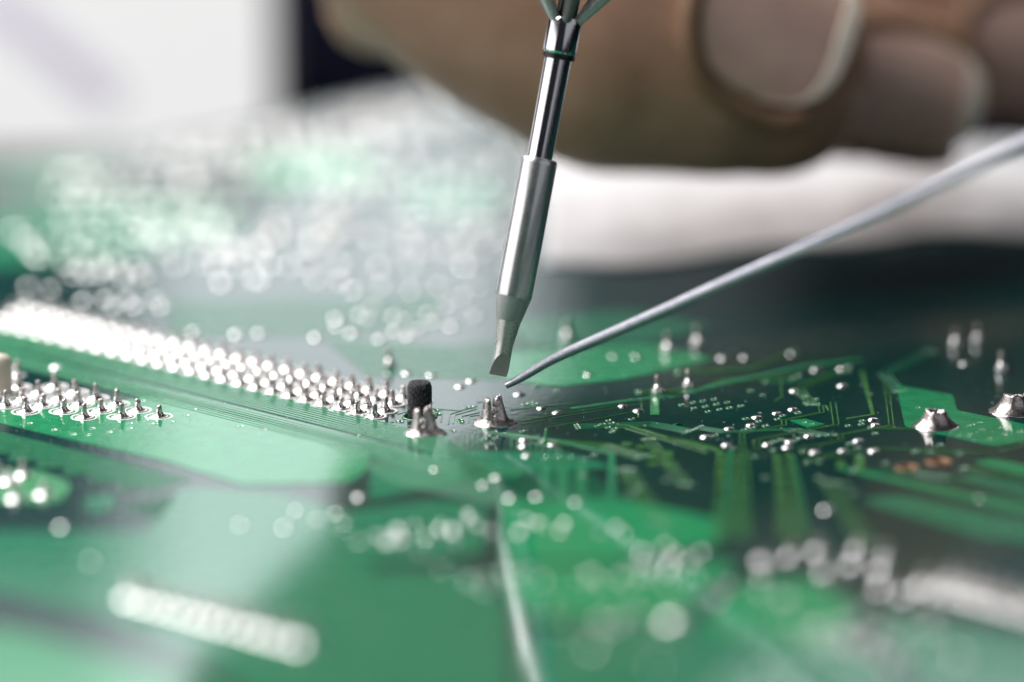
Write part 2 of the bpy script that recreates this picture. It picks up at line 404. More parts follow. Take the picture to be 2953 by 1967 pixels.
# far streaks on the left side of the iron
for k in range(12):
    zt(2, [(-150 + k * 25, 420 + k * 22), (700 + k * 30, 470 + k * 20), (1250 + k * 20, 400 + k * 26)], 0.26, 'trace_green')
for k in range(10):
    zt(7, [(1150, 1120 + k * 24), (2354, 1090 + k * 26), (3000, 1040 + k * 24)], 0.32, 'trace_green')
for k in range(7):
    zt(1, [(0 + k * 40, 500), (60 + k * 40, 380)], 0.2, 'trace_green')

for k in range(14):                                         # bundle crossing the foreground behind the streak
    y = 1052 + k * 7.5
    trace([B((720 + k * 14) / .7971, (y - 42) / .7971), B((1120 + k * 6) / .7971, (y + 22) / .7971), B((1330 + k * 10) / .7971, (y + 24 - k) / .7971)], 0.13, 'trace_green', 0.05)
# finer routing between the dots on the right: runs that bend by 45 degrees and end in small vias
rt = random.Random(21); route_ends = []
def route(x, y, dirs, lens, n, gap, w, mat):
    base = B(x / .7971, y / .7971); ang = R(dirs[0]); side = Vector((-math.sin(ang), math.cos(ang), 0))
    for i in range(n):
        p = base + side * gap * i; pts = [p]
        for d, L in zip(dirs, lens):
            a = R(d); p = p + Vector((math.cos(a), math.sin(a), 0)) * (L + gap * .41 * i); pts.append(p)
        trace(pts, w, mat, 0.028 + .001 * i); route_ends.extend((pts[0], pts[-1]))
for (x, y, dirs, lens, n) in ((1470, 905, (10, 55, 10), (3.2, 2.6, 4.0), 3), (1600, 985, (-35, 10, -35), (1.6, 3.4, 2.2), 3), (1880, 930, (100, 55), (3.5, 5.0), 3),
                              (1330, 985, (8, -37), (3.8, 2.4), 4), (1480, 1010, (-80, -80), (3.0, 6.0), 3), (1960, 1085, (-8, -35, -8), (3.0, 2.0, 6.0), 3), (2080, 900, (98, 60), (4.0, 6.0), 3),
                              (1560, 860, (12, 57), (4.0, 5.0), 3), (1760, 880, (8, 53), (2.4, 4.0), 2), (1890, 1110, (-85, -85), (3.0, 8.0), 4), (2210, 1080, (-30, -8), (2.0, 5.0), 3),
                              (1420, 1080, (-82, -82), (3.0, 7.0), 4), (2000, 985, (-5, 12), (2.4, 3.0), 2), (1240, 1020, (-12, -50), (3.2, 3.0), 4)):
    route(x, y, dirs, lens, n, 0.27, 0.085, rt.choice(('trace', 'trace_green', 'trace')))

# ---- shared meshes of the small pieces
def fillet_mesh(r0, hp, seed, rough=0.05):
    pr = [(r0 * 1.02, 0.03), (r0, 0.052)]
    for k in range(1, 10):
        t = k / 9
        pr.append((0.155 + (r0 - 0.155) * (1 - t) ** 1.7, 0.052 + (hp * .62) * t ** 1.9))
    pr.append((0.13, hp * .72))
    v, f = lathe(pr, 24, rough, seed=seed)
    return mesh('solder_joint', v, f, True, 'solder')
def pin_mesh(hp, seed):
    rnd = random.Random(seed)
    pr = [(0.155, hp * .3), (0.158, hp * .62), (0.150, hp * .80), (0.140, hp * .93), (0.100, hp), (0.03, hp * 0.97)]
    v, f = lathe(pr, 12, 0.22, seed=seed)
    lean = (rnd.uniform(-.05, .03), rnd.uniform(-.03, .03))
    v = [(x + lean[0] * z / hp + rnd.uniform(-.006, .006), y + lean[1] * z / hp, z + (rnd.uniform(-.04, .03) if z > hp * .9 else 0)) for x, y, z in v]
    return mesh('pin', v, f, True, 'pin')
def ring_mesh(r1, r2, mat, name, z=0.045, n=32):
    v, f = lathe([(r2, 0.001), (r2 - .01, z), (r1 + .01, z), (r1, 0.001)], n, cap1=False)
    return mesh(name, v, f, True, mat)
FIL = [fillet_mesh(0.50, 0.66, s) for s in range(5)]
PIN = [pin_mesh(0.68 + .05 * (s % 3), s) for s in range(6)]
FILL = [fillet_mesh(0.54, 0.76, s + 10) for s in range(4)]
PINL = [pin_mesh(0.78 + .04 * (s % 2), s + 20) for s in range(4)]
RING = ring_mesh(0.60, 0.74, 'silver', 'pad_ring'); PAD = ring_mesh(0.02, 0.55, 'tinned', 'pad')
RINGL = ring_mesh(0.64, 0.79, 'silver', 'pad_ring')
def joint(p, big=False, ring=True, s=1.0):
    k = random.randrange(4)
    j = bobj('solder_joint', (FILL if big else FIL)[k], p, random.uniform(0, 6.28))
    j.scale = (s * random.uniform(.94, 1.06), s * random.uniform(.94, 1.06), s * random.uniform(.82, 1.14))
    pn = bobj('pin', (PINL if big else PIN)[random.randrange(4)], (0, 0, 0), parent=j)
    pn.rotation_euler = (random.uniform(-.11, .11), random.uniform(-.11, .11), random.uniform(0, 6.28))
    bobj('pad', PAD, (0, 0, 0), parent=j)
    if ring: bobj('pad_ring', RINGL if big else RING, (0, 0, 0), parent=j)
    return j
def dome_mesh(r, h, seed):
    pr = [(r * 1.12, 0.004), (r * 1.02, 0.02)] + [(r * math.cos(a), 0.02 + h * math.sin(a)) for a in (0.12, .35, .6, .85, 1.1, 1.35)]
    v, f = lathe(pr, 18, 0.07, seed=seed); return mesh('solder_dot', v, f, True, 'solder')
DOME = [dome_mesh(0.285, 0.10, s) for s in range(4)]
def dot(p, s=1.0):
    o = bobj('solder_dot', DOME[random.randrange(4)], p, random.uniform(0, 6.28)); o.scale = (s, s, s); return o
def via_mesh():
    v, f = lathe([(0.21, 0.001), (0.19, 0.03), (0.135, 0.045), (0.10, 0.03), (0.085, 0.004)], 16, cap1=True)
    me = mesh('via', v, f, True, 'via'); me.materials.append(M['dark']); me.materials.append(M['tinned'])
    for p_ in me.polygons: p_.material_index = 1 if p_.index >= 48 else 2 if p_.index >= 32 else 0
    return me
VIA = via_mesh()
def via(p, s=1.0):
    o = bobj('via', VIA, p); o.scale = (s, s, 1); return o

# ---- the pin rows running to the left
row2 = row_p - Z(2, 185, 945) + Z(2, 268, 903)
dU = (B(400 + 175 / 4.708, 980 + 290 / 4.708) - B(400 + 1285 / 4.708, 980 + 545 / 4.708)) / 5.0
Q1 = B(400 + 1285 / 4.708, 980 + 545 / 4.708); Q2 = B(400 + 1440 / 4.708, 980 + 480 / 4.708)
Q3 = B(400 + 1545 / 4.708, 980 + 385 / 4.708); Q4 = B(400 + 1695 / 4.708, 980 + 305 / 4.708)
dU = (U * dU.length)
o1 = row_p
offs = [Vector((0, 0, 0)), Q2 - Q1, Q3 - Q1, Q4 - Q1]
for r_i, of in enumerate(offs):
    for k in range(-1 if r_i == 3 else 0, 25):
        p = o1 + of + dU * k
        joint(p)
# ---- the pin field at the left edge
ax = (Z(1, 1080, 946) - Z(1, 372, 746)) / 5.0
bx_ = (Z(1, 150, 832) - Z(1, 372, 746)) / 2.0
A0 = Z(1, 1080, 946)
for r_i, (i0, i1) in enumerate(((0, 6), (1, 8), (2, 9), (4, 10))):
    for k in range(i0, i1):
        joint(A0 - ax * k + bx_ * r_i, big=True)
joint(Z(1, 110, 668), big=True, ring=False); dot(Z(1, 382, 616), 1.15)
# ---- single pins standing in balls of solder
BALL_PR = [(0.33, 0.004), (0.35, 0.06), (0.35, 0.2), (0.30, 0.34), (0.2, 0.46), (0.13, 0.56)]
BALL = mesh('solder_joint', *lathe(BALL_PR, 20, 0.06, seed=3), True, 'solder'); POST = pin_mesh(1.05, 55)
for reg, x, y, s in ((2, 2112, 790, 1.0), (3, 78, 752, 1.0), (2, 1500, 430, 1.1), (2, 2180, 510, 1.1), (3, 140, 470, 1.15), (3, 1890, 470, 1.0), (3, 2040, 445, 1.0),
                     (3, 2205, 640, 1.1), (2, 290, 610, 1.0), (3, 2420, 690, 1.0)):
    j = bobj('solder_joint', BALL, Z(reg, x, y)); j.scale = (s, s, s); bobj('pin', POST, (0, 0, 0), parent=j)
# ---- soldered dots
for reg, lst, s in (
    (2, [(410, 655), (575, 668), (845, 705), (770, 742), (1170, 797), (1320, 890), (1430, 920), (1875, 875), (1978, 907), (1210, 1105), (1205, 1147), (1226, 1215),
         (1400, 1140), (1815, 540), (1970, 540), (1640, 665), (605, 1310), (935, 1412), (1020, 1365), (1115, 1500), (1297, 1492), (1562, 1530), (90, 1495)], 1.0),
    (3, [(675, 924), (540, 952), (500, 1005), (352, 1029), (195, 1085), (338, 1139), (612, 1137), (765, 1119), (748, 1157), (895, 1077), (1230, 1112), (935, 1189),
         (1125, 1180), (1333, 1180), (1330, 967), (1345, 1002), (785, 897), (795, 772), (1120, 737), (310, 550), (460, 545), (780, 520), (940, 630), (1120, 625), (1950, 590), (1015, 1582)], 1.0),
    (1, [], 1.0),
    (7, [(200, 1005), (355, 1020), (925, 1140), (1100, 1140), (785, 1140), (1610, 1330), (1765, 1325), (1320, 1310), (2150, 1350), (2290, 1220), (2165, 950), (1775, 960),
         (1520, 860), (850, 920), (690, 910), (600, 920), (520, 920), (980, 930), (575, 1100), (725, 1090), (880, 1090), (1060, 1090)], 1.15),
    (2, [(150, 285), (190, 200), (330, 265), (400, 290), (500, 350), (600, 300), (100, 250), (330, 370), (800, 130), (690, 190), (-60, 330), (40, 380), (230, 420), (420, 400), (560, 250), (720, 330), (880, 260), (640, 60), (450, 90), (250, 60), (60, 90), (900, 60)], 1.1),
    (5, [(95, 620), (355, 530), (735, 560), (905, 510), (1315, 490), (1490, 495), (1840, 520), (2250, 720), (2240, 1165), (290, 630), (1670, 860), (1870, 870)], 0.85),
    (6, [(95, 760), (175, 690), (770, 1005), (580, 960), (590, 860), (560, 740), (760, 740)], 0.9),
    (4, [(1640, 505), (2020, 410), (2160, 470), (2290, 430), (1940, 525), (420, 520)], 0.9)):
    for x, y in lst: dot(Z(reg, x, y), s * random.uniform(.92, 1.08))
dot(Z(5, 2240, 1165), 2.4)
# ---- open vias
for reg, lst in (
    (3, [(465, 960), (555, 978), (715, 940), (680, 963), (600, 1008), (510, 1022), (455, 1036), (258, 1073), (655, 1115), (705, 1100), (830, 1092), (805, 1105), (1170, 1130),
         (1345, 1060), (1160, 1008), (1250, 998), (1255, 975), (820, 920), (650, 1172), (380, 1163), (530, 1217), (855, 1182), (882, 1260), (962, 1253), (1225, 1160), (1240, 1220),
         (1615, 1185), (1720, 1187), (1915, 1200), (1785, 1140), (30, 868), (108, 852), (175, 840), (250, 828), (340, 850), (432, 873), (115, 888), (192, 877), (268, 862), (355, 886),
         (210, 912), (288, 897), (865, 990), (915, 1000), (2070, 1037), (2120, 1100), (1985, 1070), (2225, 1070), (2205, 1025), (2330, 1052), (2055, 990), (870, 810), (940, 830), (875, 855),
         (580, 800), (500, 770), (600, 1360), (965, 1362), (1150, 1410), (1205, 1465), (1415, 1265), (1635, 890)]),
    (2, [(1778, 972), (1800, 990), (1740, 997), (1700, 1010), (1775, 1020), (1818, 1030), (1805, 1048), (1935, 962), (2270, 865), (1280, 742), (1425, 770), (1720, 660), (1880, 680),
         (1250, 850), (1280, 860), (1210, 862), (820, 885), (850, 882), (770, 970), (775, 985), (340, 980), (365, 982), (720, 1045), (960, 1075), (1005, 1050), (1062, 1062), (1190, 1045),
         (930, 1100), (975, 1130), (1010, 1090), (605, 905), (620, 930), (1345, 1225), (1430, 1220), (1515, 1225), (1608, 1235), (1680, 1205), (1595, 1350), (1910, 1325), (2175, 1375),
         (1985, 1430), (1920, 1480), (70, 1080)]),
    (1, [(970, 845), (1180, 860), (1320, 900), (1268, 942), (995, 975), (1165, 985), (1030, 1000), (885, 995), (885, 1030), (745, 1055), (600, 1075), (500, 1070), (370, 1040), (205, 995),
         (630, 1030), (1610, 1017), (1640, 1015), (1790, 1038), (1815, 1036), (735, 745), (2190, 1130), (2230, 1120), (2260, 1140)]),
    (5, [(650, 500), (745, 620), (845, 460), (1175, 460), (1185, 540), (1335, 520), (505, 690), (650, 800), (955, 860), (1260, 820), (1730, 560), (1975, 660), (1670, 830), (2060, 800),
         (2100, 850), (1750, 1200), (1400, 1050), (1950, 1000), (2040, 1220), (210, 570), (1590, 880), (1740, 920), (1900, 820), (1990, 780), (2300, 790), (2190, 930), (1250, 1060), (1440, 1210), (1700, 1290)]),
    (6, [(590, 1200), (1080, 1250), (1450, 1440), (1650, 1250), (1870, 1380), (980, 1190), (860, 1330), (1180, 1300), (1320, 1380), (1530, 1350), (300, 1000), (180, 980), (700, 1190),
         (1240, 1130), (1380, 1150), (2050, 1480), (1720, 1130), (560, 1540), (330, 1560), (1000, 1530), (2060, 330), (1890, 1560), (800, 1560)]),
    (4, [(620, 755), (420, 520), (2330, 545)])):
    for x, y in lst:
        if reg in (4, 5, 6): dot(Z(reg, x, y), random.uniform(.5, .68))
        else: via(Z(reg, x, y), random.uniform(.9, 1.12))
for p in route_ends: via(p, .8)
# ---- header joints, foreground and far away (seen as large soft discs)
p0, p1 = Z(4, 905, 1010), Z(4, 2060, 1310)
for k in range(12): joint(p0.lerp(p1, k / 11), big=True, ring=False, s=1.3)
p0, p1 = Z(6, 1690, 930), Z(6, 2900, 1250)
for k in range(12):
    joint(p0.lerp(p1, k / 11), ring=False, s=1.15); joint(p0.lerp(p1, (k + .5) / 11) + V * 1.3, ring=False, s=1.15)
for x, y in ((1015, 830), (1200, 780), (1390, 820), (1400, 940), (1560, 980), (600, 760), (780, 720), (960, 690), (1230, 680), (1420, 720)): joint(Z(6, x, y), ring=False, s=.9)
for x, y in ((1000, 1240), (1120, 1190), (1150, 1290), (1300, 1340), (1420, 1420)): dot(Z(6, x, y), .9)
for x, y in ((60, 210), (160, 170), (110, 330), (300, 300), (-20, 170)): joint(Z(4, x, y), ring=False)
# far rows along the back edge
for rw in range(3):
    for k in range(22):
        p = c_far_left + V * (12 + k * 1.9) - U * (3.0 + rw * 2.2)
        if random.random() < .9: joint(p, ring=False, s=random.uniform(.9, 1.3), big=True)
for reg, lst in ((7, [(230, 760), (190, 700), (270, 800), (120, 640), (920, 640), (1010, 620), (1250, 600), (1290, 660), (1500, 600), (1560, 690), (1830, 690), (1890, 640), (2150, 700), (2250, 660),
                      (2310, 620), (1760, 740), (650, 330), (560, 400), (740, 290), (1300, 330), (1400, 390)]),
                 (9, [(250, 900), (420, 960), (120, 1050), (640, 1000), (900, 1020), (1080, 1100), (1300, 1120), (1200, 980), (400, 1180), (300, 1330), (160, 1440), (950, 1240), (60, 1520), (250, 1530)])):
    for x, y in lst: joint(Z(reg, x, y), ring=False, s=random.uniform(.9, 1.2))
rr_ = random.Random(5)
def many(name, n, pick, r=.3):
    vsx, fsx = [], []
    for k in range(n):
        p = pick(); q = r * rr_.uniform(.75, 1.25)
        if p is None: continue
        v, f = lathe([(q, 0.004), (q * .95, .05), (q * .8, .11), (q * .55, .16), (q * .25, .19)], 10)
        o = len(vsx); vsx += [(a + p.x, b + p.y, c) for a, b, c in v]; fsx += [tuple(i + o for i in t) for t in f]
    return tag(bobj(name, mesh(name, vsx, fsx, True, 'solder')), kind='stuff')
def pick_far():
    x, y = rr_.uniform(120, 1240), (rr_.uniform(390, 640) if rr_.random() < .72 else rr_.uniform(250, 400))
    y = round(y / 34) * 34 + rr_.uniform(-6, 6)             # loosely in rows
    p = B(x / .7971, y / .7971)
    return None if (p - c_far_left).dot(U) > -2 else p
many('far_solder_dots', 250, pick_far, .40)                # the many further small joints of the far left part
clusters = [(5, 300, 560, 330, 90), (5, 800, 540, 300, 90), (5, 1300, 500, 260, 70), (5, 1800, 640, 260, 90), (5, 2150, 780, 200, 110), (6, 300, 960, 300, 160),
            (6, 1000, 1300, 420, 160), (5, 1750, 1250, 420, 200), (6, 1700, 1350, 420, 160), (5, 1150, 850, 260, 120)]
def pick_near():
    rg, cx, cy, sx, sy = rr_.choice(clusters)
    return Z(rg, cx + rr_.gauss(0, .55) * sx, cy + rr_.gauss(0, .55) * sy)
many('near_solder_dots', 55, pick_near, .22)

# ---- large cut joints
def remeshed(name, parts, mat, voxel, smooth=4, noise_amp=0.0, nscale=3.0):
    vs, fs = join_lists(parts); tmp = obj('tmp', mesh('tmp', vs, fs))
    rm = tmp.modifiers.new('r', 'REMESH'); rm.mode = 'VOXEL'; rm.voxel_size = voxel
    if smooth:
        s_ = tmp.modifiers.new('s', 'SMOOTH'); s_.factor = 0.5; s_.iterations = smooth
    d_ = bpy.context.evaluated_depsgraph_get(); d_.update()
    me = bpy.data.meshes.new_from_object(tmp.evaluated_get(d_)); bpy.data.objects.remove(tmp)
    me.name = name
    if noise_amp:
        for v in me.vertices:
            n = mnoise.noise(v.co * nscale) + .5 * mnoise.noise(v.co * nscale * 2.7)
            v.co += v.normal * n * noise_amp
    me.polygons.foreach_set('use_smooth', [True] * len(me.polygons))
    me.materials.clear(); me.materials.append(M[mat]); return me
def ball(c, r, n=14, sz=1.0):
    v, f = [], []
    bm = bmesh.new(); bmesh.ops.create_icosphere(bm, subdivisions=3, radius=r)
    v = [(q.co.x + c[0], q.co.y + c[1], q.co.z * sz + c[2]) for q in bm.verts]; f = [tuple(w.index for w in q.verts) for q in bm.faces]
    bm.free(); return v, f
def capsule(a, b, ra, rb, n=16):
    """tapered rod with round ends, closed"""
    a, b = Vector(a), Vector(b); d = (b - a); L = d.length; q = d.to_track_quat('Z', 'Y')
    pr = []
    for k in range(6): t = math.pi / 2 * (1 - k / 5); pr.append((max(1e-3, ra * math.cos(t)), -ra * math.sin(t)))
    for k in range(6): t = math.pi / 2 * k / 5; pr.append((max(1e-3, rb * math.cos(t)), L + rb * math.sin(t)))
    v, f = lathe(pr, n, cap0=True)
    return [tuple(a + q @ Vector(p)) for p in v], f
def slab(pts, rads):
    out = []
    for i in range(len(pts) - 1): out.append(capsule(pts[i], pts[i + 1], rads[i], rads[i + 1]))
    return out
secs = [(-1.02, 1.10, 1.00, 0.0), (-1.0, 1.05, .97, .05), (-.84, .92, .80, .12), (-.72, .80, .64, .24), (-.67, .71, .54, .42), (-.645, .64, .48, .62),
        (-.615, .57, .44, .85), (-.58, .50, .40, 1.08), (-.545, .44, .36, 1.26), (-.50, .36, .28, 1.36)]
vs, fs, nn = [], [], 36
for (xa, xb, hy, z) in secs:
    for k in range(nn):
        a = 2 * math.pi * k / nn; ca, sa = math.cos(a), math.sin(a); e = .78
        j = 1 + .05 * mnoise.noise(Vector((ca * 1.4, sa * 1.4, z * 2)))
        vs.append(((xa + xb) / 2 + (xb - xa) / 2 * math.copysign(abs(ca) ** e, ca) * j, hy * math.copysign(abs(sa) ** e, sa) * j, z))
for i in range(len(secs) - 1):
    for k in range(nn): fs.append((i * nn + k, i * nn + (k + 1) % nn, (i + 1) * nn + (k + 1) % nn, (i + 1) * nn + k))
fs.append(tuple((len(secs) - 1) * nn + k for k in range(nn))); fs.append(tuple(reversed(range(nn))))
body = obj('tmp_body', mesh('tmp_body', vs, fs))
w_ = [(-.16, .80), (-.05, .80), (.06, 1.8), (-.27, 1.8)]       # the gap between the two prongs
v1, f1 = [(x, y, z) for y in (-1.2, 1.2) for x, z in w_], [(0, 1, 2, 3), (7, 6, 5, 4), (0, 4, 5, 1), (1, 5, 6, 2), (2, 6, 7, 3), (3, 7, 4, 0)]
c1 = obj('tmp_cut', mesh('tmp_cut', v1, f1)); c2 = obj('tmp_cut', mesh('tmp_cut', *ball((0, 0, 0), 1.0)))
c2.location = (-.10, -.66, .84); c2.scale = (.21, .36, .46)
for k in (c1, c2):
    bm_ = body.modifiers.new('b', 'BOOLEAN'); bm_.object = k; bm_.operation = 'DIFFERENCE'; bm_.solver = 'EXACT'
d_ = bpy.context.evaluated_depsgraph_get(); d_.update(); mb = bpy.data.meshes.new_from_object(body.evaluated_get(d_))
fork = [([tuple(v.co) for v in mb.vertices], [tuple(p.vertices) for p in mb.polygons])]
for k in (body, c1, c2): bpy.data.objects.remove(k)
fork.append(capsule((0.28, 0.1, 1.2), (0.36, 0.12, 1.50), .17, .06)); fork.append(capsule((0.16, -.08, 1.15), (0.18, -0.12, 1.40), .15, .11))
fork.append(capsule((0.34, -.1, 1.1), (0.36, -.08, 1.36), .14, .09)); fork.append(capsule((0.5, -.1, .1), (1.22, -.25, .03), .18, .06))
fork.append(ball((-.10, -.30, .66), .19, sz=1.2))
FORK = remeshed('solder_joint', fork, 'solder_rough', 0.026, 2, 0.010, 6.0)
for (reg, x, y, rz, s) in ((2, 1000, 985, 0.15, 1.0), (2, 525, 1055, 0.0, 0.98)):
    j = bobj('solder_joint', FORK, Z(reg, x, y), rz); j.scale = (s, s, s)
    tag(j, 'forked solder joint with two upright prongs')
    v, f = ring_mesh(0.9, 1.16, 'tinned', 'pad'), None
    bobj('pad', v, (0, 0, 0), parent=j)
def crater(seed):
    rnd = random.Random(seed); n = 40; vs, fs = [], []
    pr = [(1.20, 0.0), (1.17, 0.05), (1.05, 0.16), (0.90, 0.34), (0.76, 0.56), (0.64, 0.78), (0.57, 0.94), (0.54, 1.02), (0.42, 1.00), (0.30, 0.82), (0.12, 0.72)]
    for i, (r, z) in enumerate(pr):
        for k in range(n):
            a = 2 * math.pi * k / n; c = Vector((math.cos(a) * 1.5 + seed, math.sin(a) * 1.5, z * 1.5))
            w = mnoise.noise(c); w2 = mnoise.noise(c * 3.1)
            up = max(0, (z - .6)) * 2.0
            rr = r * (1 + .06 * w + .04 * w2 * (1 + up)); zz = z + up * (.10 * w + .12 * w2 + 0.10 * math.cos(a - 2.5))
            vs.append((rr * math.cos(a) - .02 * z, rr * math.sin(a), max(0, zz)))
    for i in range(len(pr) - 1):
        for k in range(n): fs.append((i * n + k, i * n + (k + 1) % n, (i + 1) * n + (k + 1) % n, (i + 1) * n + k))
    fs.append(tuple((len(pr) - 1) * n + k for k in range(n)))
    return mesh('solder_joint', vs, fs, True, 'solder_rough')
for (reg, x, y, s, sd, rz) in ((3, 1755, 1010, 1.0, 2, 0.4), (3, 2285, 910, 1.08, 5, 1.9), (3, 2420, 905, 1.0, 8, 0.0)):
    j = bobj('solder_joint', crater(sd), Z(reg, x, y), rz); j.scale = (s, s, s * .84)
    tag(j, 'grey solder cone with a torn hollow top'); bobj('pad', ring_mesh(1.1, 1.28, 'tinned', 'pad'), (0, 0, 0), parent=j)
# ---- pegs, plated holes
pr = [(0.02, -2.0), (0.66, -2.0)] + [(0.66, -1.9 + k * .042) for k in range(83)] + [(0.66, 1.62), (0.645, 1.72), (0.60, 1.83), (0.53, 1.93), (0.47, 1.95), (0.38, 1.90), (0.2, 1.86), (0.02, 1.85)]
v, f = lathe(pr, 120, cap1=False)
v = [tuple(Vector(p) * 1 + Vector((p[0], p[1], .3 if p[2] > 1.8 else 0)).normalized() * (mnoise.noise(Vector(p) * 8) * .012 + mnoise.noise(Vector(p) * 17) * .026)) for p in v]
m, nt, b = new_mat('black_grainy_plastic')
n = tex(nt, 'ShaderNodeTexVoronoi', 16.0); n2 = tex(nt, 'ShaderNodeTexNoise', 24.0, 4)
b.inputs['Base Color'].default_value = (0.006, 0.005, 0.012, 1); b.inputs['Roughness'].default_value = 0.22
mx = nt.nodes.new('ShaderNodeMath'); mx.operation = 'ADD'; nt.links.new(n.outputs['Distance'], mx.inputs[0]); nt.links.new(n2.outputs['Fac'], mx.inputs[1])
bump(nt, b, mx.outputs['Value'], 0.8, 0.05); M['peg'] = m
n5 = tex(nt, 'ShaderNodeTexNoise', 11.0, 3); r5 = ramp(nt, n5.outputs['Fac'], [(0.56, (0.006, 0.005, 0.012)), (0.70, (0.16, 0.16, 0.20))]); nt.links.new(r5.outputs['Color'], b.inputs['Base Color'])  # sparkle painted into the base colour as grey specks
tag(bobj('locating_peg', mesh('locating_peg', v, f, True, 'peg'), pegB), 'black grainy plastic locating peg')
bobj('peg_hole_rim', ring_mesh(0.84, 0.98, 'via', 'peg_hole_rim'), pegB)
pr = [(0.75, 0.0), (0.75, 1.45), (0.73, 1.72), (0.66, 1.92), (0.52, 2.06), (0.3, 2.13), (0.02, 2.15)]
M['peg_white'] = plain('beige_plastic', (0.62, 0.56, 0.47), 0.5, nscale=6, var=.08, bdist=.01)
tag(bobj('locating_peg', mesh('locating_peg', *lathe(pr, 40, cap1=False), True, 'peg_white'), pegW), 'beige round-topped plastic peg')
for c, r in holes[:2]:
    v, f = lathe([(r + .14, 0.002), (r + .13, 0.03), (r + .01, 0.035), (r - .03, -0.02), (r - .03, -1.62)], 28, cap1=False)
    bobj('plated_hole', mesh('plated_hole', v, f, True, 'copper_hole'), c)
# dust lying on the board
rd = random.Random(9); vsx, fsx = [], []
for k in range(420):
    p = B(rd.uniform(0, 2953), rd.triangular(1060, 1420, 1220)); s = rd.uniform(.012, .03); L = s * rd.choice((1, 1, 1, 1.6, 4))
    a = rd.uniform(0, 6.28); ca, sa = math.cos(a), math.sin(a); o = len(vsx)
    for (x, y, z) in ((-L, -s, 0), (L, -s, 0), (L, s, 0), (-L, s, 0), (0, 0, s * 1.2)):
        vsx.append((p.x + x * ca - y * sa, p.y + x * sa + y * ca, z + .033))
    fsx += [(o + i, o + (i + 1) % 4, o + 4) for i in range(4)] + [(o + 3, o + 2, o + 1, o)]
tag(bobj('dust', mesh('dust', vsx, fsx, False, 'dust')), kind='stuff')

# ------------------------------------------------------------------ soldering iron
D_IRON = 242.8
tip_p = P(1146, 864, D_IRON); top_p = P(1309, 0, D_IRON + 3.6)
axis = (top_p - tip_p); scale_l = axis.length / 21.2; axis.normalize()
iron = tag(empty('soldering_iron', tip_p), 'slim shiny steel soldering iron pointing down at the forked joint in the centre', 'soldering iron')
q = axis.to_track_quat('Z', 'Y'); iron.rotation_mode = 'QUATERNION'; iron.rotation_quaternion = q
def ipart(name, prof, mat, n=64, parent=None, smooth=True, ang=25):
    v, f = lathe([(r, z * scale_l) for r, z in prof], n, cap0=True)
    me = mesh(name, v, f, False, mat); sharp(me, ang); return obj(name, me, parent or iron)
# bevelled tip: a waisted cone cut by one oblique plane
bm = bmesh.new()
v, f = lathe([(r, z * scale_l) for r, z in [(0.485, 0.0), (0.50, 0.04), (0.49, 0.6), (0.475, 1.2), (0.472, 1.7), (0.50, 2.0), (0.57, 2.45), (0.655, 3.14)]], 56, cap0=True)
bvs = [bm.verts.new(p) for p in v]
for t in f: bm.faces.new([bvs[i] for i in t])
cam_l = q.inverted() @ (Vector((0, 0, CAM_H)) - tip_p).normalized()
rgt_l = q.inverted() @ Vector((1, 0, 0))
face_n = Vector((cam_l.x, cam_l.y, 0)).normalized() * 1.0 + Vector((rgt_l.x, rgt_l.y, 0)).normalized() * 0.22
face_n.z = 0; face_n.normalize()
side = face_n.copy()
cut_n = Vector((side.x, side.y, -0.50)).normalized()
cut_p = Vector((-side.x * .17, -side.y * .17, 0))
res = bmesh.ops.bisect_plane(bm, geom=bm.verts[:] + bm.edges[:] + bm.faces[:], plane_co=cut_p, plane_no=cut_n, clear_outer=True)
ed = [e for e in res['geom_cut'] if isinstance(e, bmesh.types.BMEdge)]
nf = bmesh.ops.contextual_create(bm, geom=ed)['faces']
for t in nf: t.material_index = 1
# lower corner slightly slanted
me = bpy.data.meshes.new('tip'); bm.normal_update(); bm.to_mesh(me); bm.free()
me.materials.append(M['tip']); me.materials.append(M['bevel']); sharp(me, 30)
obj('tip', me, iron)
ipart('tip_cone', [(0.66, 3.14), (0.675, 3.16), (0.95, 4.36), (0.985, 4.50)], 'cone')
ipart('barrel', [(0.985, 4.50), (1.0, 4.60), (1.0, 12.0), (0.985, 12.15), (0.92, 12.28), (0.72, 12.34)], 'barrel')
ipart('shaft', [(0.69, 12.2), (0.70, 13.0), (0.74, 17.9)], 'chrome')
ipart('retaining_ring', [(0.76, 17.86), (0.86, 17.9), (0.88, 18.0), (0.86, 18.14), (0.76, 18.18)], 'black_ring')
ipart('collar', [(0.80, 18.14), (0.90, 18.3), (0.92, 18.5), (0.92, 19.9), (0.90, 20.1), (0.85, 20.2)], 'chrome')
ipart('neck', [(0.5, 20.1), (0.55, 20.3), (0.6, 23.2)], 'black_ring')
for k in range(6):
    a = R(20 + 60 * k); ca, sa = math.cos(a), math.sin(a)
    v, f = capsule((.66 * ca, .66 * sa, 20.0 * scale_l), (2.9 * ca, 2.9 * sa, 23.0 * scale_l), .26, .52, 20)
    obj('collet_jaw', sharp(mesh('collet_jaw', v, f, True, 'jaw' if k % 2 else 'jaw_dark'), 60), iron)
ipart('flared_sleeve', [(2.2, 22.6), (3.2, 22.9), (3.6, 23.6), (3.6, 30)], 'chrome', ang=40)
ipart('grip', [(3.8, 30), (4.6, 31), (5.0, 36), (4.6, 48), (5.0, 62), (5.4, 90), (5.0, 120), (3, 121)], 'grip')

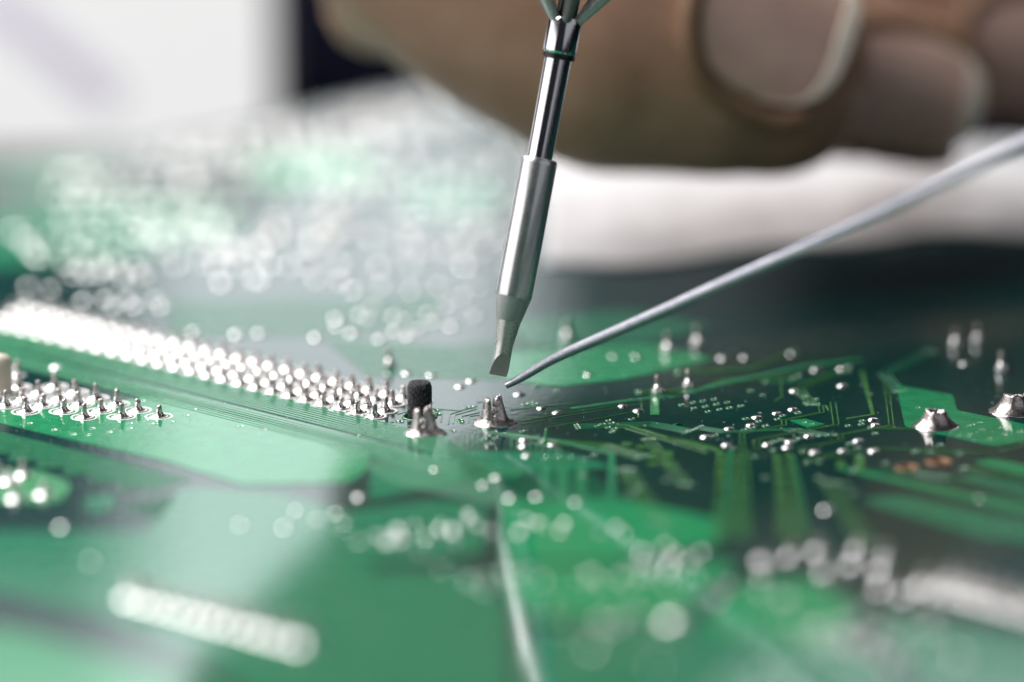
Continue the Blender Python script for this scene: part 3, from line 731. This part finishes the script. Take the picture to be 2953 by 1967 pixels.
# ------------------------------------------------------------------ solder wire
cp = [(1163, 887, 0.0, .165), (1176, 881, 0.0, .20), (1205, 866, -.1, .235), (1250, 836, -.4, .27), (1300, 811, -1.0, .29), (1400, 769, -2.0, .305), (1550, 703, -4.0, .315), (1700, 635, -6.2, .32),
      (1900, 548, -9.0, .325), (2100, 455, -12.2, .33), (2354, 332, -16.0, .33), (2800, 100, -22, .33)]
cv = bpy.data.curves.new('solder_wire', 'CURVE'); cv.dimensions = '3D'; cv.bevel_depth = 1.0; cv.bevel_resolution = 6; cv.use_fill_caps = True; cv.resolution_u = 8
sp_ = cv.splines.new('NURBS'); sp_.points.add(len(cp) - 1); sp_.order_u = 4; sp_.use_endpoint_u = True
for i, (x, y, dd, r) in enumerate(cp):
    w = P(x, y, D_IRON - .2 + dd); sp_.points[i].co = (w.x, w.y, w.z, 1); sp_.points[i].radius = r
tmp = bpy.data.objects.new('tmp', cv); col.objects.link(tmp)
d_ = bpy.context.evaluated_depsgraph_get(); d_.update()
me = bpy.data.meshes.new_from_object(tmp.evaluated_get(d_)); bpy.data.objects.remove(tmp)
me.materials.clear(); me.materials.append(M['wire']); sharp(me, 50)
tag(obj('solder_wire', me), 'thin grey solder wire reaching in from the right to the iron tip', 'solder wire')

# ------------------------------------------------------------------ hand
m, nt, b = new_mat('skin')
n = tex(nt, 'ShaderNodeTexNoise', 0.25, 5)
r = ramp(nt, n.outputs['Fac'], [(0.3, (0.36, 0.205, 0.138)), (0.72, (0.50, 0.30, 0.21))]); nt.links.new(r.outputs['Color'], b.inputs['Base Color'])
b.inputs['Roughness'].default_value = 0.42; b.inputs['Subsurface Weight'].default_value = 0.25; b.inputs['Subsurface Radius'].default_value = (1.4, .5, .25); b.inputs['Subsurface Scale'].default_value = 1.0
n3 = tex(nt, 'ShaderNodeTexVoronoi', 1.6); bump(nt, b, n3.outputs['Distance'], 0.25, 0.1); M['skin'] = m
M['nail'] = plain('nail_bed', (0.64, 0.43, 0.36), 0.3, nscale=.4, var=.1)
M['fold'] = plain('reddish_shaded_fold', (0.24, 0.135, 0.08), 0.5, nscale=.5, var=.15)  # reddish skin, with the shade of the crease put into its colour
M['nail_edge'] = plain('nail_free_edge', (0.84, 0.76, 0.66), 0.35, nscale=.5, var=.06)
DH = 276.0; MM = 55 / 2354 * (DH / .972) / 250
def hp(x, y, dd=0): return P(x, y, DH + dd)
def chain(pts):
    out = []
    for i in range(len(pts) - 1):
        a, b2 = pts[i], pts[i + 1]
        out.append(capsule(hp(*a[:3]), hp(*b2[:3]), a[3] * MM, b2[3] * MM, 24))
    return out
H = []
H += chain([(1770, 175, 0, 235), (1640, 110, 0, 300), (1420, 58, 1, 345), (1200, -50, 2, 330), (1010, -195, 4, 335), (770, -640, 8, 430)])              # thumb
H += chain([(2100, 200, 10, 178), (1960, 165, 10, 215), (1700, 90, 11, 230), (1420, -60, 13, 240), (1150, -330, 16, 250), (820, -640, 16, 300)])        # index
H += chain([(2390, 110, 19, 175), (2250, 60, 19, 210), (1950, -40, 21, 225), (1600, -260, 23, 240), (1150, -560, 23, 270), (860, -820, 20, 300)])       # middle
H += chain([(2380, -190, 25, 175), (2200, -260, 26, 205), (1850, -400, 28, 220), (1450, -600, 28, 240), (900, -1000, 22, 300)])                        # ring
H += chain([(2150, -470, 29, 150), (1950, -520, 30, 175), (1650, -650, 31, 190), (1350, -820, 30, 220), (850, -1150, 22, 290)])                        # little
H += chain([(868, 8, 9, 128), (970, -200, 10, 190), (800, -620, 12, 380)])                                                                              # heel of the thumb
H += chain([(820, -640, 16, 330), (860, -820, 20, 330), (880, -1000, 22, 330), (850, -1150, 22, 310)])
H += chain([(770, -640, 8, 430), (740, -950, 16, 490), (560, -1300, 20, 540), (300, -1900, 30, 560)])
H += chain([(820, -700, 14, 380), (560, -1250, 20, 520)])
skin_me = remeshed('hand', H, 'skin', 0.55, 12)
hand = obj('hand', skin_me)
tag(hand, 'bare hand with curled fingers and pale nail tips behind the iron', 'hand')
def nail(cx, cy, dd, lenx, wid, ang, phi, r0, taper):
    """curved plate on a finger whose axis passes (cx, cy); the free edge points to the right"""
    c = hp(cx, cy, dd); A = Vector((math.cos(ang), 0, -math.sin(ang)))
    N = Vector((0, -math.cos(phi), math.sin(phi))); N = (N - A * N.dot(A)).normalized(); T = A.cross(N) * -1
    if T.z < 0: T = -T
    def pt(u, w, lift):
        x, y = u * lenx / 2, w * wid / 2
        r = r0 - taper * x + lift; rc = r0 * 1.02
        return c + A * x + T * y + N * (r - (rc - math.sqrt(max(.01, rc * rc - y * y))))
    def ext(w, root):                                       # outline of the plate
        return (1 - abs(w) ** (3.0 if root else 3.4)) ** (1 / (3.0 if root else 2.2))
    def patch(f0, f1, nm, mat, lift, parent, nu=14, nv=22):
        vs, fs = [], []
        for j in range(nv + 1):
            w = (-1 + 2 * j / nv) * .995
            for i in range(nu + 1):
                vs.append(pt(f0(w) + (f1(w) - f0(w)) * i / nu, w, lift))
        for j in range(nv):
            for i in range(nu):
                a = j * (nu + 1) + i; fs.append((a, a + nu + 1, a + nu + 2, a + 1))
        o = obj(nm, mesh(nm, vs, fs, True, mat), parent); so = o.modifiers.new('t', 'SOLIDIFY'); so.thickness = .4; so.offset = 0
        return o
    nb = patch(lambda w: -ext(w, True), lambda w: ext(w, False) - .17 * (1 - w * w) - .012, 'fingernail', 'nail', 0.35, hand)
    patch(lambda w: ext(w, False) - .20 * (1 - w * w) - .013, lambda w: ext(w, False), 'nail_edge', 'nail_edge', 0.5, nb)
    rim = []
    for k in range(33):
        t = R(52 + 256 * k / 32)                            # round the root and both sides
        u, w = math.cos(t), math.sin(t); m_ = (abs(u) ** 2.8 + abs(w) ** 2.8) ** (-1 / 2.8)
        rim.append(pt(u * m_ * 1.08, w * m_ * 1.08, 0.0))
    parts = [capsule(rim[k], rim[k + 1], .85, .85, 10) for k in range(32)]
    obj('nail_fold', remeshed('nail_fold', parts, 'fold', .25, 4), hand)
nail(1712, 142, 0, 365 * MM, 395 * MM, R(22), R(41), 272 * MM, .20)
nail(2060, 195, 10, 360 * MM, 265 * MM, R(12), R(4), 192 * MM, .16)
nail(2350, 105, 19, 330 * MM, 250 * MM, R(14), R(2), 184 * MM, .16)

# ------------------------------------------------------------------ white wipe lying at the back right
m, nt, b = new_mat('white_tissue'); b.inputs['Base Color'].default_value = (0.82, 0.82, 0.84, 1); b.inputs['Roughness'].default_value = 0.9
n = tex(nt, 'ShaderNodeTexNoise', 3.0, 5); bump(nt, b, n.outputs['Fac'], 0.4, 0.12); M['tissue'] = m
nx, ny = 120, 46; vs, fs = [], []
for i in range(nx + 1):
    for j in range(ny + 1):
        X = 2.0 + 58 * i / nx; t = j / ny
        front = 280.0 + 9.5 * min(1, max(0, (X - 6) / 20)) + .8 * math.sin(X * .5)
        Yv = front + (316 - front) * t
        w = mnoise.noise(Vector((X * .16, Yv * .22, 1.3))); w2 = mnoise.noise(Vector((X * .5, Yv * .6, 4.7))); w3 = mnoise.noise(Vector((X * 1.3, Yv * 1.3, 9.0)))
        hgt = (math.sin(math.pi * min(1, t * 1.15)) ** .7 if t * 1.15 < 1 else 0) * (0.55 + .8 * math.exp(-((X - 26) / 7) ** 2)) + .45 * w + .25 * w2 + .10 * w3
        vs.append((X, Yv, max(0.06, .12 + max(0, hgt) * min(1, t * 6))))
for i in range(nx):
    for j in range(ny):
        a = i * (ny + 1) + j; fs.append((a, a + ny + 1, a + ny + 2, a + 1))
wp = obj('tissue_wipe', mesh('tissue_wipe', vs, fs, True, 'tissue')); so = wp.modifiers.new('t', 'SOLIDIFY'); so.thickness = .12; so.offset = 1
tag(wp, 'crumpled white wipe lying on the board under the fingers', 'wipe')

# ------------------------------------------------------------------ white box behind the board, upper left; its blown-out white is added glow
m, nt, b = new_mat('glowing_white_front'); b.inputs['Base Color'].default_value = (0.10, 0.10, 0.10, 1)
b.inputs['Emission Color'].default_value = (1.0, 1.0, 1.0, 1); b.inputs['Emission Strength'].default_value = 0.68; M['glow_front'] = m
M['housing'] = plain('white_housing', (0.75, 0.75, 0.80), 0.5)
YB = 352.0
lb = tag(empty('glowing_white_box', (-52, YB, BZ)), 'white box with added glow behind the board at upper left', 'light box')
xr = P(608, 100, YB).x + 52
def boxm(name, x0, x1, y0, y1, z0, z1, mat, bev=1.2):
    bm = bmesh.new(); bmesh.ops.create_cube(bm, size=1)
    for v in bm.verts: v.co = Vector((x0 + (v.co.x + .5) * (x1 - x0), y0 + (v.co.y + .5) * (y1 - y0), z0 + (v.co.z + .5) * (z1 - z0)))
    bmesh.ops.bevel(bm, geom=bm.edges[:], offset=bev, segments=3, affect='EDGES', profile=.6)
    me = bpy.data.meshes.new(name); bm.to_mesh(me); bm.free(); me.materials.append(M[mat]); sharp(me, 40); return me
obj('housing', boxm('housing', -60, xr, 1.5, 26, 0, 20, 'housing'), lb)
obj('glow_front', boxm('glow_front', -60, xr + .4, -.4, 2.2, -.2, 19.6, 'glow_front', .6), lb)
pa, pb = P(-60, -30, YB - 2.5), P(265, 235, YB - 2.5)  # added frosted bar that makes the faint grey diagonal band on the white
m, nt, b = new_mat('frosted_band'); nt.nodes.remove(b); tr = nt.nodes.new('ShaderNodeBsdfTranslucent'); tr.inputs['Color'].default_value = (.9, .88, .95, 1)
df = nt.nodes.new('ShaderNodeBsdfDiffuse'); df.inputs['Color'].default_value = (.85, .83, .9, 1); mxs = nt.nodes.new('ShaderNodeMixShader'); mxs.inputs[0].default_value = .2
nt.links.new(tr.outputs[0], mxs.inputs[1]); nt.links.new(df.outputs[0], mxs.inputs[2]); nt.links.new(mxs.outputs[0], nt.nodes['Material Output'].inputs['Surface']); M['grey_band'] = m
loc0 = Vector((-52, YB, BZ)); a_, b2_ = pa - loc0, pb - loc0; dv = (b2_ - a_).normalized(); nv = Vector((-dv.z, 0, dv.x)) * 1.35
ps = [a_ + nv, b2_ + nv, b2_ - nv, a_ - nv]
obj('grey_band', mesh('grey_band', [(*p[:1], p[1], p[2]) for p in ps] + [(p[0], p[1] + .4, p[2]) for p in ps], [(3, 2, 1, 0), (4, 5, 6, 7), (0, 1, 5, 4), (1, 2, 6, 5), (2, 3, 7, 6), (3, 0, 4, 7)], False, 'grey_band'), lb)
